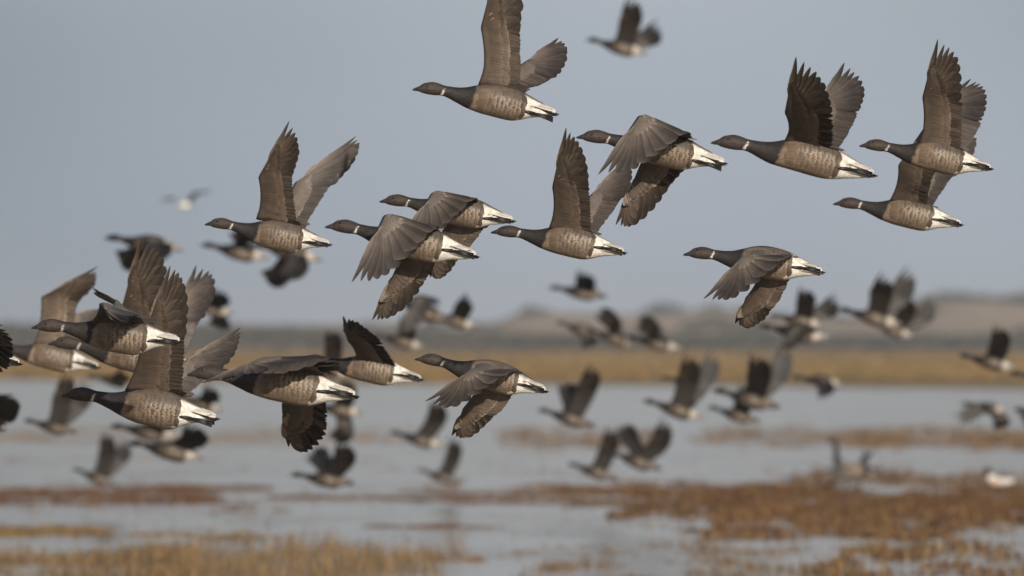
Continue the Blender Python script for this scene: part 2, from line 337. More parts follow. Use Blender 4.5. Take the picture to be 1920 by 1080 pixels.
UNDER, UPPER = (.150, .112, .083), (.255, .212, .176)
PRIM0, PRIM1, SEC0, SEC1 = (.170, .138, .114), (.066, .054, .047), (.160, .130, .107), (.082, .066, .056)
VP0, VP1, VS0, VS1 = (.230, .175, .130), (.075, .058, .045), (.115, .088, .067), (.105, .081, .062)
def wing_meshes(S, W, T, Mm, E, B, L, side, rng, fine=True, root=None, up_col=UPPER, un_col=UNDER, pc=(PRIM0, PRIM1, SEC0, SEC1), vp=(VP0, VP1, VS0, VS1), chordk=1.0, spread=.45):
    """arm with its coverts, and the flight feathers; side +1 = the bird's left wing"""
    n_all = ((T - S).cross(B - S)) * side
    n_arm = ((W - S).cross(lerp(B, E, .5) - S)) * side; n_hand = ((T - W).cross(E - W)) * side
    for v in (n_all, n_arm, n_hand):
        if v.length > 1e-9: v.normalize()
    if n_arm.dot(n_hand) < -.2 and n_all.length > 0:           # strongly folded wing
        n_arm = n_arm if n_arm.dot(n_all) > 0 else n_all
        n_hand = n_hand if n_hand.dot(n_all) > 0 else n_all
    nrm = lambda u: lerp(n_arm, n_hand, smooth(.3, .75, u)).normalized()
    trail = [T, Mm, E, B]
    hand = W + (T - W) * .30
    sp = lambda a: lerp(S, W, a) + (lerp(B, E, a) - lerp(S, W, a)).normalized() * (.018 * L * 4 * a * (1 - a))
    # ---- flight feathers
    ff = MB(); nP, nS = (10, 14) if fine else (8, 8)
    seg = 10 if fine else 5
    for j in range(nS):                                        # secondaries and tertials, innermost first
        a = 1 - (j + .5) / nS
        bp = sp(1 - a) if False else lerp(sp(1 - a), lerp(B, E, 1 - a), .16)
        tp = catmull(trail, 2 + a) + Vector((rng.uniform(-1, 1), rng.uniform(-1, 1), rng.uniform(-1, 1))) * .004 * L
        g = rng.uniform(.85, 1.15); n = nrm((1 - a) * .5)
        for lay, (ca, cb) in ((0, (pc[2], pc[3])), (1, (vp[2], vp[3]))): feather(ff, bp + n * L * (.0009 * j - .0005 * lay), tp + n * L * (.0009 * j - .0005 * lay), n, max(.062 * L, min(1.9 * (lerp(B, E, 1 - a) - lerp(B, E, 1 - a + 1 / nS)).length, .12 * L)) * chordk, tuple(x * g for x in ca), tuple(x * g for x in cb), .02, .02, 0, seg, .5, .2, side, .5, (.42, 1.65))
    for i in range(nP):                                        # primaries, innermost first
        a = 1 - i / (nP - 1)                                   # 1 = innermost .. 0 = the tip
        tp0 = catmull(trail, 1.95 * a ** .85); gap = (catmull(trail, 1.95 * min(1, a + 1 / (nP - 1)) ** .85) - tp0).length if a < .99 else 0
        tp = tp0 + Vector((rng.uniform(-1, 1), rng.uniform(-1, 1), rng.uniform(-1, 1))) * .004 * L
        bp = lerp(hand, W, a) + (E - W).normalized() * (.012 + .04 * a) * L
        g = rng.uniform(.85, 1.15); n = nrm(.6 + .4 * (1 - a))
        off = n * .0009 * L * (nS + i)
        wd = max(lerp(.040, .056, a) * L, min(1.6 * gap, lerp(.044, .11, smooth(.25, .7, a)) * L)) * chordk * (1 + .45 * (1 - spread) * smooth(0, .3, a))
        for lay, (ca, cb) in ((0, (pc[0], pc[1])), (1, (vp[0], vp[1]))): feather(ff, bp + off - n * .0005 * L * lay, tp + off - n * .0005 * L * lay, n, wd, tuple(x * g for x in ca), tuple(x * g for x in cb), .06 * (1 - .3 * a), .09, .32 * smooth(.15 + .45 * spread, .0, a), seg + 3, lerp(.30, .5, a), lerp(.42, .20, smooth(.1, .2 + .4 * spread, a)), side, lerp(.85, .45, smooth(.0, .15 + .45 * spread, a)), (.42, 1.7))
    # ---- arm: a closed aerofoil from the leading edge back over the feather bases
    ar = MB(); ns, nv = (28, 9) if fine else (12, 5)
    def section(q):
        """leading point, trailing point of the covert pad, thickness, normal, at span q 0..1"""
        if q <= .55:
            a = q / .55; lp = sp(a); te = lerp(B, E, a)
        else:
            a = (q - .55) / .45; lp = lerp(W, W + (T - W) * .62, a); te = catmull(trail, 2 - 1.55 * a)
        a2 = smooth(.5, 1, q)
        c = lerp(.56, .20, a2)
        if root is not None and q < .16:                       # the root flares and sinks into the body
            k = (1 - q / .16) ** 2; lp = lp + root[0] * k + root[1] * k; te = te - root[0] * (.4 * k) + root[1] * k
        return lp, lp + (te - lp) * c, L * lerp(lerp(.045, .020, smooth(0, .3, q)), .004, smooth(.3, 1, q)), nrm(q)
    def sp_pt(q, v, dors, extra=0.0):
        lp, te, th, n = section(q)
        z = th * (1.6 * math.sqrt(max(v, 0)) * (1 - v) + .05 * (1 - v)) * (1 if dors else -.7)
        cam_ = (te - lp).length * .10 * 4 * v * (1 - v)
        return lp + (te - lp) * v + n * (z + cam_ + (extra if dors else -extra))
    rows = []
    for i in range(ns + 1):
        q = i / ns; r = []
        vs = [k / nv for k in range(nv + 1)]
        for v in vs:
            c = cmix(un_col, tuple(x * .72 for x in un_col), v); r.append(ar.vert(sp_pt(q, v, False), c, (q, .5)))
        for v in reversed(vs[1:-1]):
            r.append(ar.vert(sp_pt(q, v, True), up_col, (q, .5)))
        rows.append(r)
    m = len(rows[0])
    for i in range(ns):
        for k in range(m): ar.f.append((rows[i][k], rows[i + 1][k], rows[i + 1][(k + 1) % m], rows[i][(k + 1) % m]))
    ar.f.append(tuple(rows[0])); ar.f.append(tuple(reversed(rows[-1])))
    if fine:                                                   # rows of covert feathers on both faces
        for dors in (True, False):
            base = up_col if dors else un_col
            rows_ = ((.62, 1.28, 30, .92, .86), (.36, .92, 34, 1.0, 1.0), (.16, .62, 36, 1.06, 1.1)) if dors else ((.60, 1.24, 26, .45, 1.45), (.30, .98, 30, .92, 1.15))
            for r, (v0, v1, cnt, k0, k1) in enumerate(rows_):
                for k in range(cnt):
                    q = .03 + .92 * (k + .5) / cnt + rng.uniform(-.006, .006)
                    g = rng.uniform(.88, 1.12); u0 = v0 + rng.uniform(-.03, .03); u1 = v1 + rng.uniform(-.05, .05)
                    if not dors and r == 0 and q > .6: k0 = k1 = .8
                    sgn = 1 if dors else -1
                    b0 = sp_pt(q, u0, dors, -.0010 * L); lp, te, th, n = section(q); ch = te - lp
                    cam1 = ch.length * .10 * (4 * u1 * (1 - u1) if u1 < 1 else -1.2 * (u1 - 1))
                    t0 = lp + ch * u1 + n * (sgn * (th * .05 + L * (.0022 + .001 * r)) + cam1)
                    feather(ar, b0, t0, n * sgn, .052 * L, tuple(x * g * k0 for x in base), tuple(x * g * k1 for x in base), 0, 0, 0, 7, .5, .30, side, .5, (.72, 1.25), tuple(x * g * (1.55 if dors else 1.5) for x in base) if q < .62 else None)
    if fine and root is not None:                              # shoulder feathers over the seam
        back_ = -root[0].normalized()
        for r in range(3):
            for k in range(9):
                t = (k + rng.uniform(.2, .8)) / 9; g = rng.uniform(.8, 1.1)
                p0 = lerp(S, B, t * .85 - .06) + root[1] * (.15 + .25 * r) + n_arm * (.012 - .004 * r) * L
                nn = (n_arm * .8 + root[1].normalized() * -.6); nn = nn.normalized() if nn.length > .1 else n_arm
                feather(ar, p0, p0 + back_ * (.10 - .02 * r) * L + root[1] * .22 + n_arm * .004 * L, nn, .05 * L, tuple(x * g for x in BACKF), tuple(x * g * 1.2 for x in BACKF), 0, 0, 0, 5, .5, .4, side)
    return ar, ff

def flank_feathers(L, rng, fat, sd_):
    """layered feathers of the flanks, dark with pale rims, the last row lying over the white stern"""
    mb = MB()
    for r in range(10):
        s0 = .682 - r * .028
        for k in range(14):
            n = .54 - k * .092 + rng.uniform(-.03, .03); s = s0 + rng.uniform(-.004, .004) + .004 * math.sin(k * .7 + r * 2)
            if True:
                pts = []
                for q in (s, s + .070 + rng.uniform(-.006, .006)):
                    a, b, h = station(q); bump = smooth(.30, .50, q) * smooth(.84, .66, q); b -= (fat - 1) * .19 * bump; h *= 1 + (fat - 1) * .7 * bump
                    cz, hz = (a + b) / 2, (a - b) / 2; sy = math.sqrt(max(0, 1 - n * n))
                    pts.append((Vector((q, sd_ * h * sy ** .92, cz + hz * math.copysign(abs(n) ** .92, n))), Vector((0, sd_ * sy / h, n / hz)).normalized()))
                nn = pts[0][1]; low = smooth(-.1, -.6, n); top = smooth(.25, .5, n)
                g = rng.uniform(.92, 1.08); base = cmix(cmix((.150, .108, .075), (.215, .160, .114), low), (.12, .098, .078), top); pale = rng.uniform(.55, 1.0); tip_ = cmix(cmix(cmix((.22, .165, .12), (.46, .37, .28), pale), (.28, .215, .155), low), (.16, .13, .105), top)
                fr = smooth(5.5, 9, r); base = cmix(base, cmix(FLANK, BELLY, low), fr); tip_ = cmix(tip_, tuple(x * 1.15 for x in cmix(FLANK, BELLY, low)), fr * .9)
                if r == 0: base, tip_ = cmix(base, DARKF, .6), cmix(tip_, DARKF, .55)
                feather(mb, pts[0][0] * L + nn * .0005 * L, pts[1][0] * L + pts[1][1] * (.0035 + .0006 * (9 - r) * 0) * L, nn, .062 * L, tuple(x * g for x in base), tuple(x * g for x in base), 0, 0, 0, 7, .5, .26, 1, .5, (.95, 1.05), tuple(x * g for x in tip_))
    return mb
def tail_mesh(L, rng, fine):
    mb = MB()
    a, b, h = station(.88); up = Vector((0, 0, 1))
    n = 12 if fine else 6
    for k in range(n):
        f = (k + .5) / n * 2 - 1
        g = rng.uniform(.8, 1.2); c = (.022 * g, .019 * g, .018 * g)
        feather(mb, Vector((.84, f * .022, .028 - .006 * abs(f))) * L, Vector((1.0 - .02 * abs(f), f * .052, .004 - .012 * abs(f))) * L, Vector((0, f * -.3, 1)).normalized(), .026 * L, c, c, 0, 0, 0, 6, .5, .2)
    return mb
def tail_coverts(L, rng):
    mb = MB()
    for k in range(9):                                         # white feathers above and below the black tail
        f = (k + .5) / 9 * 2 - 1; g = rng.uniform(.9, 1.05); c = tuple(x * g for x in WHITE)
        feather(mb, Vector((.78, f * .045, .074 - .03 * f * f)) * L, Vector((.935 + rng.uniform(-.015, .015), f * .050, .040 - .018 * f * f)) * L, Vector((.1, f * .5, 1)).normalized(), .034 * L, c, c, 0, .01, 0, 6, .5, .3)
        feather(mb, Vector((.76, f * .05, -.045 + .02 * f * f)) * L, Vector((.965 + rng.uniform(-.015, .012), f * .036, -.010 + .006 * f * f)) * L, Vector((.1, f * .5, -1)).normalized(), .036 * L, c, c, 0, .01, 0, 6, .5, .3)
    return mb
def bill_mesh(L):
    mb = MB()
    for s_, dz, k in ((0, 0, 1), (1, -.0085, .72)):            # upper and lower mandible
        tube(mb, [(.058 * L, 0, (.020 + dz) * L), (.042 * L, 0, (.0165 + dz) * L), (.022 * L, 0, (.0085 + dz * .7) * L), (.008 * L, 0, (.004 + dz * .45) * L), (0.0, 0, (.0005 + dz * .2) * L)],
             [.0175 * L * k, .0145 * L * k, .0098 * L * k, .0062 * L * k, .002 * L], (1, 1, 1), 10)
    return mb
def foot_mesh(L, sy, drop=0.0):
    mb = MB()
    a = Vector((.735, sy * .074, -.004)) * L; k = Vector((.825, sy * .060, .004 - drop * .5)) * L
    tube(mb, [a, lerp(a, k, .5), k], [.013 * L, .011 * L, .0125 * L], (1, 1, 1), 8)
    tips = [Vector((.955, sy * (.040 + .010 * q), .000 - .014 * q - drop)) * L for q in (-1, 0, 1)]
    for t_ in tips: tube(mb, [k, lerp(k, t_, .55) + Vector((0, 0, .003 * L)), t_], [.0095 * L, .0085 * L, .004 * L], (1, 1, 1), 6)
    for q in (0, 1):
        i0, i1, i2 = mb.vert(k), mb.vert(tips[q]), mb.vert(tips[q + 1]); mb.f.append((i0, i1, i2))
    return mb

GROUP = 'dark-bellied geese flying left over the marsh'
def auto_wing(spec, A):
    """fill in a whole wing from its tip and wrist; A maps (s, up) of the body to the picture; spec = (T, W)"""
    T, Wp = spec; S, B = A(.43, .07), A(.75, .05)
    T = np.array(T, float); S = np.array(S, float); B = np.array(B, float)
    Lp = np.linalg.norm(np.array(A(1, 0)) - np.array(A(0, 0)))
    back = (np.array(A(1, 0)) - np.array(A(0, 0))) / Lp
    Wp = np.array(Wp, float) if Wp is not None else S + (T - S) * .40 - back * .03 * Lp
    E = Wp + back * .27 * Lp + (T - Wp) * .10
    h = T - Wp; hl = max(np.linalg.norm(h), 1e-6); h = h / hl
    ch = back - h * (back @ h); chl = np.linalg.norm(ch); ch = ch / chl if chl > .2 else np.array((0, 1.0)) * (1 if h[0] < 0 else -1)
    E = E * .4 + .6 * (Wp + ch * .39 * Lp + h * .1 * hl)
    Mp = T - h * hl * .28 + ch * .25 * Lp
    return [tuple(S), tuple(Wp), tuple(T), tuple(Mp), tuple(E), tuple(B)]

def goose(label, bill, tail, d, near, far, fine=True, shade=1.0, stern=None, fat=1.12, spread=.45, neck=0.0, dn=(1, 1), df=(1, 1), drop=0.0, feet=True, yaw=0.0, seed=0, name='flying_goose', cat='goose', group=GROUP):
    rng = random.Random(seed * 31 + 5); neck += rng.uniform(-.006, .008)
    b3, t3 = P(*bill, d), P(*tail, d)
    L = (t3 - b3).length; ax = (t3 - b3) / L
    yaw = yaw or rng.uniform(-.14, .14); roll = rng.uniform(-.16, .16)
    axb = (Matrix.Rotation(yaw, 3, 'Z') @ ax); X = axb; Y = Vector((0, 1, 0)); Y = (Y - X * Y.dot(X)).normalized(); Z = X.cross(Y)
    Y, Z = Y * math.cos(roll) + Z * math.sin(roll), Z * math.cos(roll) - Y * math.sin(roll)
    rot = Matrix((X, Y, Z)).transposed()
    mid = b3 + ax * L * .55
    root = bpy.data.objects.new(name, None); C.objects.link(root)
    root.empty_display_size = .1
    root.matrix_world = Matrix.Translation(mid) @ rot.to_4x4()
    tag(root, label, cat, group)
    inv = root.matrix_world.inverted(); shift = Matrix.Translation((-.55 * L, 0, 0))
    def put(nm, mb, mat, par=root, world=False, xf=None):
        mb.v = [tuple((inv if world else shift) @ Vector(p)) for p in mb.v]
        return mb.build(nm, mat, par)
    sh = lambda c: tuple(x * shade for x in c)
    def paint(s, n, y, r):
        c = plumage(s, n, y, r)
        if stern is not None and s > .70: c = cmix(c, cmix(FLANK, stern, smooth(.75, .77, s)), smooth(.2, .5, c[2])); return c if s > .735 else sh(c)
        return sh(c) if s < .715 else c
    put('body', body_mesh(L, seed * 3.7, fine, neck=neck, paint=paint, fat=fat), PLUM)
    if fine:
        for s in (-1, 1): put('flank_plumage', flank_feathers(L, rng, fat, s), FEATH)
    tl = put('tail', tail_mesh(L, rng, fine), FEATH)
    tcv = tail_coverts(L, rng)
    if stern is not None: tcv.c = [stern] * len(tcv.c)
    put('tail_covert', tcv, FEATH, tl)
    hz = neck * L
    bm = bill_mesh(L); bm.v = [(x, y, z + hz) for x, y, z in bm.v]; put('bill', bm, BILL)
    if fine:
        for s in (-1, 1):
            e = MB(); ellipsoid(e, (.092 * L, s * .0295 * L, .041 * L + hz), (.0085 * L, .0048 * L, .0080 * L)); put('eye', e, EYE)
    if feet:
        for s in (-1, 1): put('foot', foot_mesh(L, s, drop), FOOT)
    def A(s, up):                                              # picture position of a body point
        q = np.array(bill, float) + (np.array(tail, float) - np.array(bill, float)) * s
        ax2 = np.array(tail, float) - np.array(bill, float)
        return tuple(q + np.array((ax2[1], -ax2[0])) * up)
    for pts, sgn, dk in ((near, -1, dn), (far, 1, df)):
        if pts is None: continue
        if len(pts) == 2: pts = auto_wing(pts, A)
        s2, w2, t2, m2, e2, b2 = pts
        pl = lambda a, b: math.hypot(a[0] - b[0], a[1] - b[1]) * K * d
        dS = sgn * .045 * L
        dW = dS + sgn * math.sqrt(max((.34 * L) ** 2 - pl(s2, w2) ** 2, (.05 * L) ** 2)) * dk[0]
        dT = dW + sgn * math.sqrt(max((.57 * L) ** 2 - pl(w2, t2) ** 2, (.05 * L) ** 2)) * dk[1]
        dE = dW + .12 * (dT - dW); dM = lerp(dT, dE, .35)
        S, W, T, Mm, E, B = (P(*p, d + q) for p, q in ((s2, dS), (w2, dW), (t2, dT), (m2, dM), (e2, dE), (b2, dS)))
        sb = mid - ax * .02 * L + Vector((0, sgn * .02 * L, 0)); into = (sb - S); into = into.normalized() * min(into.length, .05 * L)
        ar, ff = wing_meshes(S, W, T, Mm, E, B, L, -sgn, rng, fine, (-ax * .045 * L, into), spread=spread)
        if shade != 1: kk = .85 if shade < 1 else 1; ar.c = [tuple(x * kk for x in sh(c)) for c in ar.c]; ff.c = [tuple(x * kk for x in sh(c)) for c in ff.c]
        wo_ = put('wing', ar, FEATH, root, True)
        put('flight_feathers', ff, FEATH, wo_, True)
    return root

# ------------------------------------------------------------------ geese in focus: wing points S, W(rist), T(ip), M, E, B as seen in the picture
def G(label, bill, tail, near, far, d=None, **kw):
    L = math.hypot(tail[0] - bill[0], tail[1] - bill[1])
    if d is None: d = 40 + .3 * (40 * 282 / L - 40)
    G.n += 1
    return goose(label, bill, tail, d, near, far, seed=G.n, **kw)
G.n = 0
G('large goose highest in the flock, raised wing cut off by the top edge', (772, 168.5), (1051, 215),
  [(904, 148), (901, 52), (938, -92), (972, -35), (975, 75), (976, 160)], [(912, 148), (982, 117), (1038, 82), (1056, 104), (1032, 150), (985, 166)], drop=.035)
G('goose with both wings swept down, top right of centre behind the highest goose', (1080, 257), (1367, 308),
  [(1210, 245), (1197, 216), (1118, 335), (1188, 322), (1282, 257), (1298, 260)], [(1205, 268), (1200, 308), (1153, 425), (1187, 424), (1255, 352), (1299, 300)], df=(.6, .35), drop=.03, d=39.2)
G('big goose with two black fan-shaped raised wings, second from the right at the top', (1332, 267), (1649, 331),
  [(1475, 256), (1471, 212), (1488, 122), (1536, 157), (1560, 228), (1561, 280)], [(1490, 256), (1534, 196), (1576, 132), (1611, 166), (1607, 215), (1574, 280)], neck=-.004, fat=1.03, spread=1)
G('rightmost goose of the upper row, tall wings with spread finger feathers', (1610, 275), (1866, 318),
  [(1726, 264), (1729, 183), (1755, 83), (1792, 116), (1803, 204), (1802, 280)], [(1712, 266), (1752, 196), (1815, 159), (1843, 180), (1838, 233), (1811, 278)], d=39.5, spread=.9)
G('smaller goose flying directly below the rightmost goose of the upper row', (1562, 382), (1809, 423),
  [(1672, 368), (1684, 309), (1758, 215), (1788, 243), (1748, 334), (1738, 388)], [(1690, 368), (1722, 322), (1812, 246), (1828, 276), (1784, 334), (1748, 388)], d=42.5)
G('goose with narrow wings raised in a V, left of centre below the gull', (383, 424), (625, 460),
  [(484, 402), (484, 332), (540, 234), (557, 276), (548, 335), (557, 418)], [(508, 404), (552, 343), (668, 257), (672, 284), (622, 345), (575, 418)], neck=.006, fat=1.2)
G('goose with lowered wings and pale sunlit far wing, in front of a similar goose', (608, 427.5), (902, 483),
  [(735, 418), (719, 403), (658, 538), (722, 522), (812, 436), (826, 427)], [(752, 446), (745, 496), (697, 605), (733, 596), (797, 528), (823, 478)], df=(.6, .35), d=38.8)
G('goose with lowered wings half hidden behind the goose with the sunlit wing', (711, 379), (970, 416),
  [(822, 372), (809, 361), (742, 468), (815, 445), (885, 380), (898, 378)], [(840, 402), (808, 464), (807, 527), (832, 523), (876, 470), (906, 430)], df=(.6, .35), d=40.3)
G('goose with raised wings at picture centre, plain grey brown flank', (920, 435), (1178, 475.5),
  [(1032, 421), (1035, 351), (1058, 249), (1087, 285), (1104, 362), (1110, 438)], [(1056, 420), (1106, 366), (1168, 310), (1180, 328), (1162, 377), (1118, 437)], d=40.6)
G('lone goose with lowered wings right of centre, flying below the upper row', (1281, 478), (1550, 512),
  [(1404, 477), (1388, 481), (1320, 572), (1376, 566), (1473, 490), (1489, 480)], [(1425, 502), (1398, 557), (1378, 613), (1409, 619), (1454, 575), (1482, 520)], df=(.6, .35), d=39.2)
G('goose at far left with half-folded drooping wing and clean white stern', (58.5, 616), (346, 642),
  [(168, 606), (186, 568), (229, 621), (243, 606), (260, 600), (270, 606)], [(180, 600), (216, 563), (158, 545), (176, 558), (242, 588), (298, 603)], d=38.6, fat=1.22)
G('lower left goose with raised wing and black feet under its tail', (113, 742), (416, 787),
  [(238, 722), (262, 645), (318, 506), (344, 540), (346, 640), (343, 736)], [(258, 718), (346, 676), (444, 624), (438, 655), (396, 700), (356, 736)], drop=.03, d=39.4, fat=1.2)
G('soft dark goose with tall spread wings, hidden between the two far left geese', (89, 647), (375, 692),
  [(212, 654), (228, 577), (260, 457), (304, 494), (303, 590), (312, 668)], [(240, 654), (330, 588), (362, 508), (397, 534), (372, 603), (345, 672)], d=45, spread=.9)
G('large near goose seen edge-on, far wing hanging straight down', (350, 703), (677, 745),
  [(505, 694), (476, 677), (376, 731), (500, 701), (622, 684), (640, 692)], [(530, 720), (528, 757), (534, 852), (566, 858), (608, 812), (613, 745)], d=38, neck=-.002, dn=(.6, .5))
G('slightly blurred goose with one black wing raised, behind the large near goose', (560, 676), (797, 713),
  [(668, 672), (652, 640), (641, 605), (676, 619), (717, 652), (745, 690)], [(690, 672), (668, 650), (652, 618), (676, 632), (710, 660), (738, 690)], d=44.5)
G('goose with lowered wings low in the middle over the golden shore', (777, 675), (1031, 736),
  [(890, 686), (874, 697), (796, 766), (852, 770), (951, 706), (972, 695)], [(905, 700), (868, 765), (848, 823), (880, 824), (936, 774), (969, 730)], df=(.6, .35))
G('blurred goose painted as if sunlit at far left with bent raised wing', (-33, 650), (191, 690),
  [(66, 640), (77, 556), (179, 508), (175, 536), (145, 572), (138, 640)], [(90, 635), (140, 588), (182, 584), (180, 602), (165, 625), (150, 640)], d=50, shade=1.3)  # plumage lightened here: sunlight on this bird is put into its colours
G('goose leaving at the left edge, only dark wing feathers and tail showing', (-237, 640), (45, 684),
  [(-120, 655), (-80, 600), (-8, 618), (14, 655), (2, 700), (-40, 690)], None, d=41)
G('goose cut by the left edge above the lower marsh, white tail tip showing', (-240, 770), (14, 807),
  [(-120, 775), (-60, 738), (18, 750), (30, 772), (12, 800), (-40, 795)], None, d=60, shade=.7)

# ------------------------------------------------------------------ blurred geese farther off: bill, tail, (tip, wrist) of the near and far wing
BG = [
 ('blurred goose at the top edge beside the highest goose', (1097, 76), (1217, 102), ((1178, -8), (1160, 40)), ((1231, 38), (1196, 62)), 80),
 ('blurred goose with white stern gliding at left above the spread wings', (193, 448), (347, 470), ((292, 512), (272, 470)), ((208, 478), (238, 466)), 74),
 ('blurred goose under the V-winged goose, at left, head outstretched', (374, 461), (508, 485), ((430, 438), (440, 455)), None, 80),
 ('blurred goose with wing hanging below the V-winged goose', (470, 462), (608, 489), ((520, 530), (535, 488)), ((482, 518), (510, 500)), 78),
 ('blurred goose behind the spread wings at left, dark rounded wing', (330, 566), (442, 590), ((402, 540), (392, 562)), ((388, 612), (398, 595)), 84),
 ('blurred goose with arched lowered wing left of centre below the sunlit wing', (722, 556), (850, 608), [(790, 562), (775, 553), (744, 634), (778, 618), (820, 564), (826, 574)], None, 74),
 ('blurred goose low at the horizon left of centre, beneath the arched wing', (698, 628), (798, 653), ((754, 590), (746, 615)), None, 84),
 ('dark blurred goose right of the arched-wing goose at the horizon', (798, 588), (897, 615), ((872, 552), (852, 572)), ((884, 580), (866, 578)), 84),
 ('small blurred goose with short raised wing just above the dunes, centre', (1027, 540), (1141, 558), ((1085, 508), (1078, 528)), ((1100, 522), (1088, 534)), 92),
 ('blurred goose with bright stern before the dark scrub, centre', (1040, 606), (1132, 630), ((1096, 662), (1090, 640)), None, 94),
 ('blurred goose diving left of a dark tree clump with dark slanting wing', (1096, 618), (1196, 650), ((1112, 590), (1138, 615)), None, 92),
 ('blurred goose with slanting wing right of centre over the golden strip', (1172, 632), (1280, 656), ((1188, 612), (1215, 630)), None, 92),
 ('blurred goose with spread dark wings below the lone lowered-wing goose', (1440, 592), (1548, 612), ((1500, 538), (1492, 568)), ((1566, 550), (1530, 575)), 80),
 ('blurred goose with pale lowered wing and bright stern before the right dunes', (1420, 612), (1558, 637), [(1500, 614), (1490, 603), (1456, 668), (1488, 656), (1524, 618), (1534, 624)], None, 76),
 ('dark blurred goose with pointed raised wings before the right dunes', (1568, 580), (1694, 612), ((1652, 512), (1630, 545)), ((1702, 497), (1662, 548)), 82),
 ('blurred goose with narrow V wings and round white stern, right dunes', (1620, 600), (1716, 634), ((1690, 552), (1682, 585)), ((1743, 550), (1712, 592)), 94),
 ('blurred goose with one upright wing near the right edge at the shoreline', (1795, 668), (1908, 692), ((1866, 608), (1854, 645)), None, 82),
 ('blurred goose over the golden strip with wing pointing down, right', (1483, 708), (1582, 722), ((1538, 755), (1532, 728)), None, 92),
 ('blurred goose over the water at right with wings drooping both ways', (1800, 758), (1892, 772), ((1783, 782), (1830, 754)), ((1866, 814), (1862, 788)), 90),
 ('dark blurred goose cut by the right edge over the water', (1898, 768), (2010, 790), ((1902, 782), (1935, 765)), None, 86),
 ('blurred goose cut by the right edge at the golden shore', (1890, 700), (2010, 722), ((1955, 650), (1950, 680)), None, 76),
 ('blurred goose over the water right of the low centre goose, wings up', (1006, 770), (1118, 800), ((1108, 678), (1080, 725)), ((1046, 722), (1050, 745)), 84),
 ('blurred goose over water, middle right, tall wings and white stern', (1203, 752), (1322, 786), ((1285, 660), (1268, 712)), ((1336, 652), (1298, 705)), 82),
 ('faint blurred goose crossing behind the tall-winged goose at the far shore', (1236, 710), (1332, 722), ((1282, 748), (1276, 728)), None, 96),
 ('dark blurred goose over water at middle right, one wing tall and leaning', (1334, 733), (1466, 766), ((1408, 664), (1400, 705)), ((1470, 638), (1430, 700)), 80),
 ('blurred goose tucked under the leaning-wing goose, grey neck stretched', (1324, 765), (1428, 792), ((1390, 720), (1376, 750)), None, 88),
 ('low blurred goose over the brown marsh with upright wing, right of centre', (1062, 870), (1160, 900), ((1140, 796), (1122, 842)), None, 92),
 ('low blurred goose with leaning dark wing overlapping its neighbour, right of centre', (1135, 848), (1244, 882), ((1244, 780), (1214, 830)), ((1156, 800), (1164, 828)), 88),
 ('blurred goose low over the water left of centre, wing hidden by a wingtip', (728, 812), (836, 838), ((812, 746), (798, 785)), None, 92),
 ('lowest blurred goose of the middle with short upright wing', (782, 882), (866, 908), ((846, 818), (834, 856)), None, 102),
 ('blurred dark goose just above the water left of centre, rounded wing', (542, 892), (668, 908), ((636, 824), (622, 862)), ((574, 858), (588, 874)), 80),
 ('blurred goose behind the hanging wing of the large near goose', (575, 762), (684, 776), ((642, 708), (630, 740)), ((612, 826), (632, 800)), 82),
 ('blurred goose low over the marsh at left, two short raised wings', (133, 880), (222, 912), ((192, 808), (184, 850)), ((236, 820), (208, 855)), 94),
 ('blurred goose low at left below the goose with black feet', (236, 832), (386, 860), ((350, 792), (338, 820)), None, 74),
 ('blurred goose at left with only neck and back seen above its neighbour', (203, 800), (340, 820), ((292, 768), (282, 790)), None, 80),
 ('dark blurred goose over water at far left with wings raised', (42, 790), (148, 812), ((122, 692), (98, 745)), ((158, 712), (128, 755)), 76),
 ('blurred goose behind the black raised wing, only an upright wing clear', (560, 684), (660, 706), ((612, 616), (608, 655)), None, 76),
 ('blurred goose hidden between the left geese above the water', (160, 706), (262, 722), ((228, 690), (215, 702)), None, 84),
 ('blurred goose behind the white tail of the lower left goose', (318, 742), (420, 770), ((388, 720), (376, 742)), None, 82),
]
SHADED = {5, 8, 21, 24, 25, 26, 27, 29, 30, 32, 35}                 # birds seen with no white showing, cloud shade painted into their sterns
for k, (lab, b_, t_, nr_, fr_, d_) in enumerate(BG):
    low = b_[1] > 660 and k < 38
    goose(lab, b_, t_, d_, nr_, fr_, fine=False, seed=60 + k, feet=False, shade=.29 if low else .38, stern=(.15, .13, .115) if k in SHADED else (.50, .46, .41), fat=1.22)  # cloud shade over the far birds is put into their plumage colours
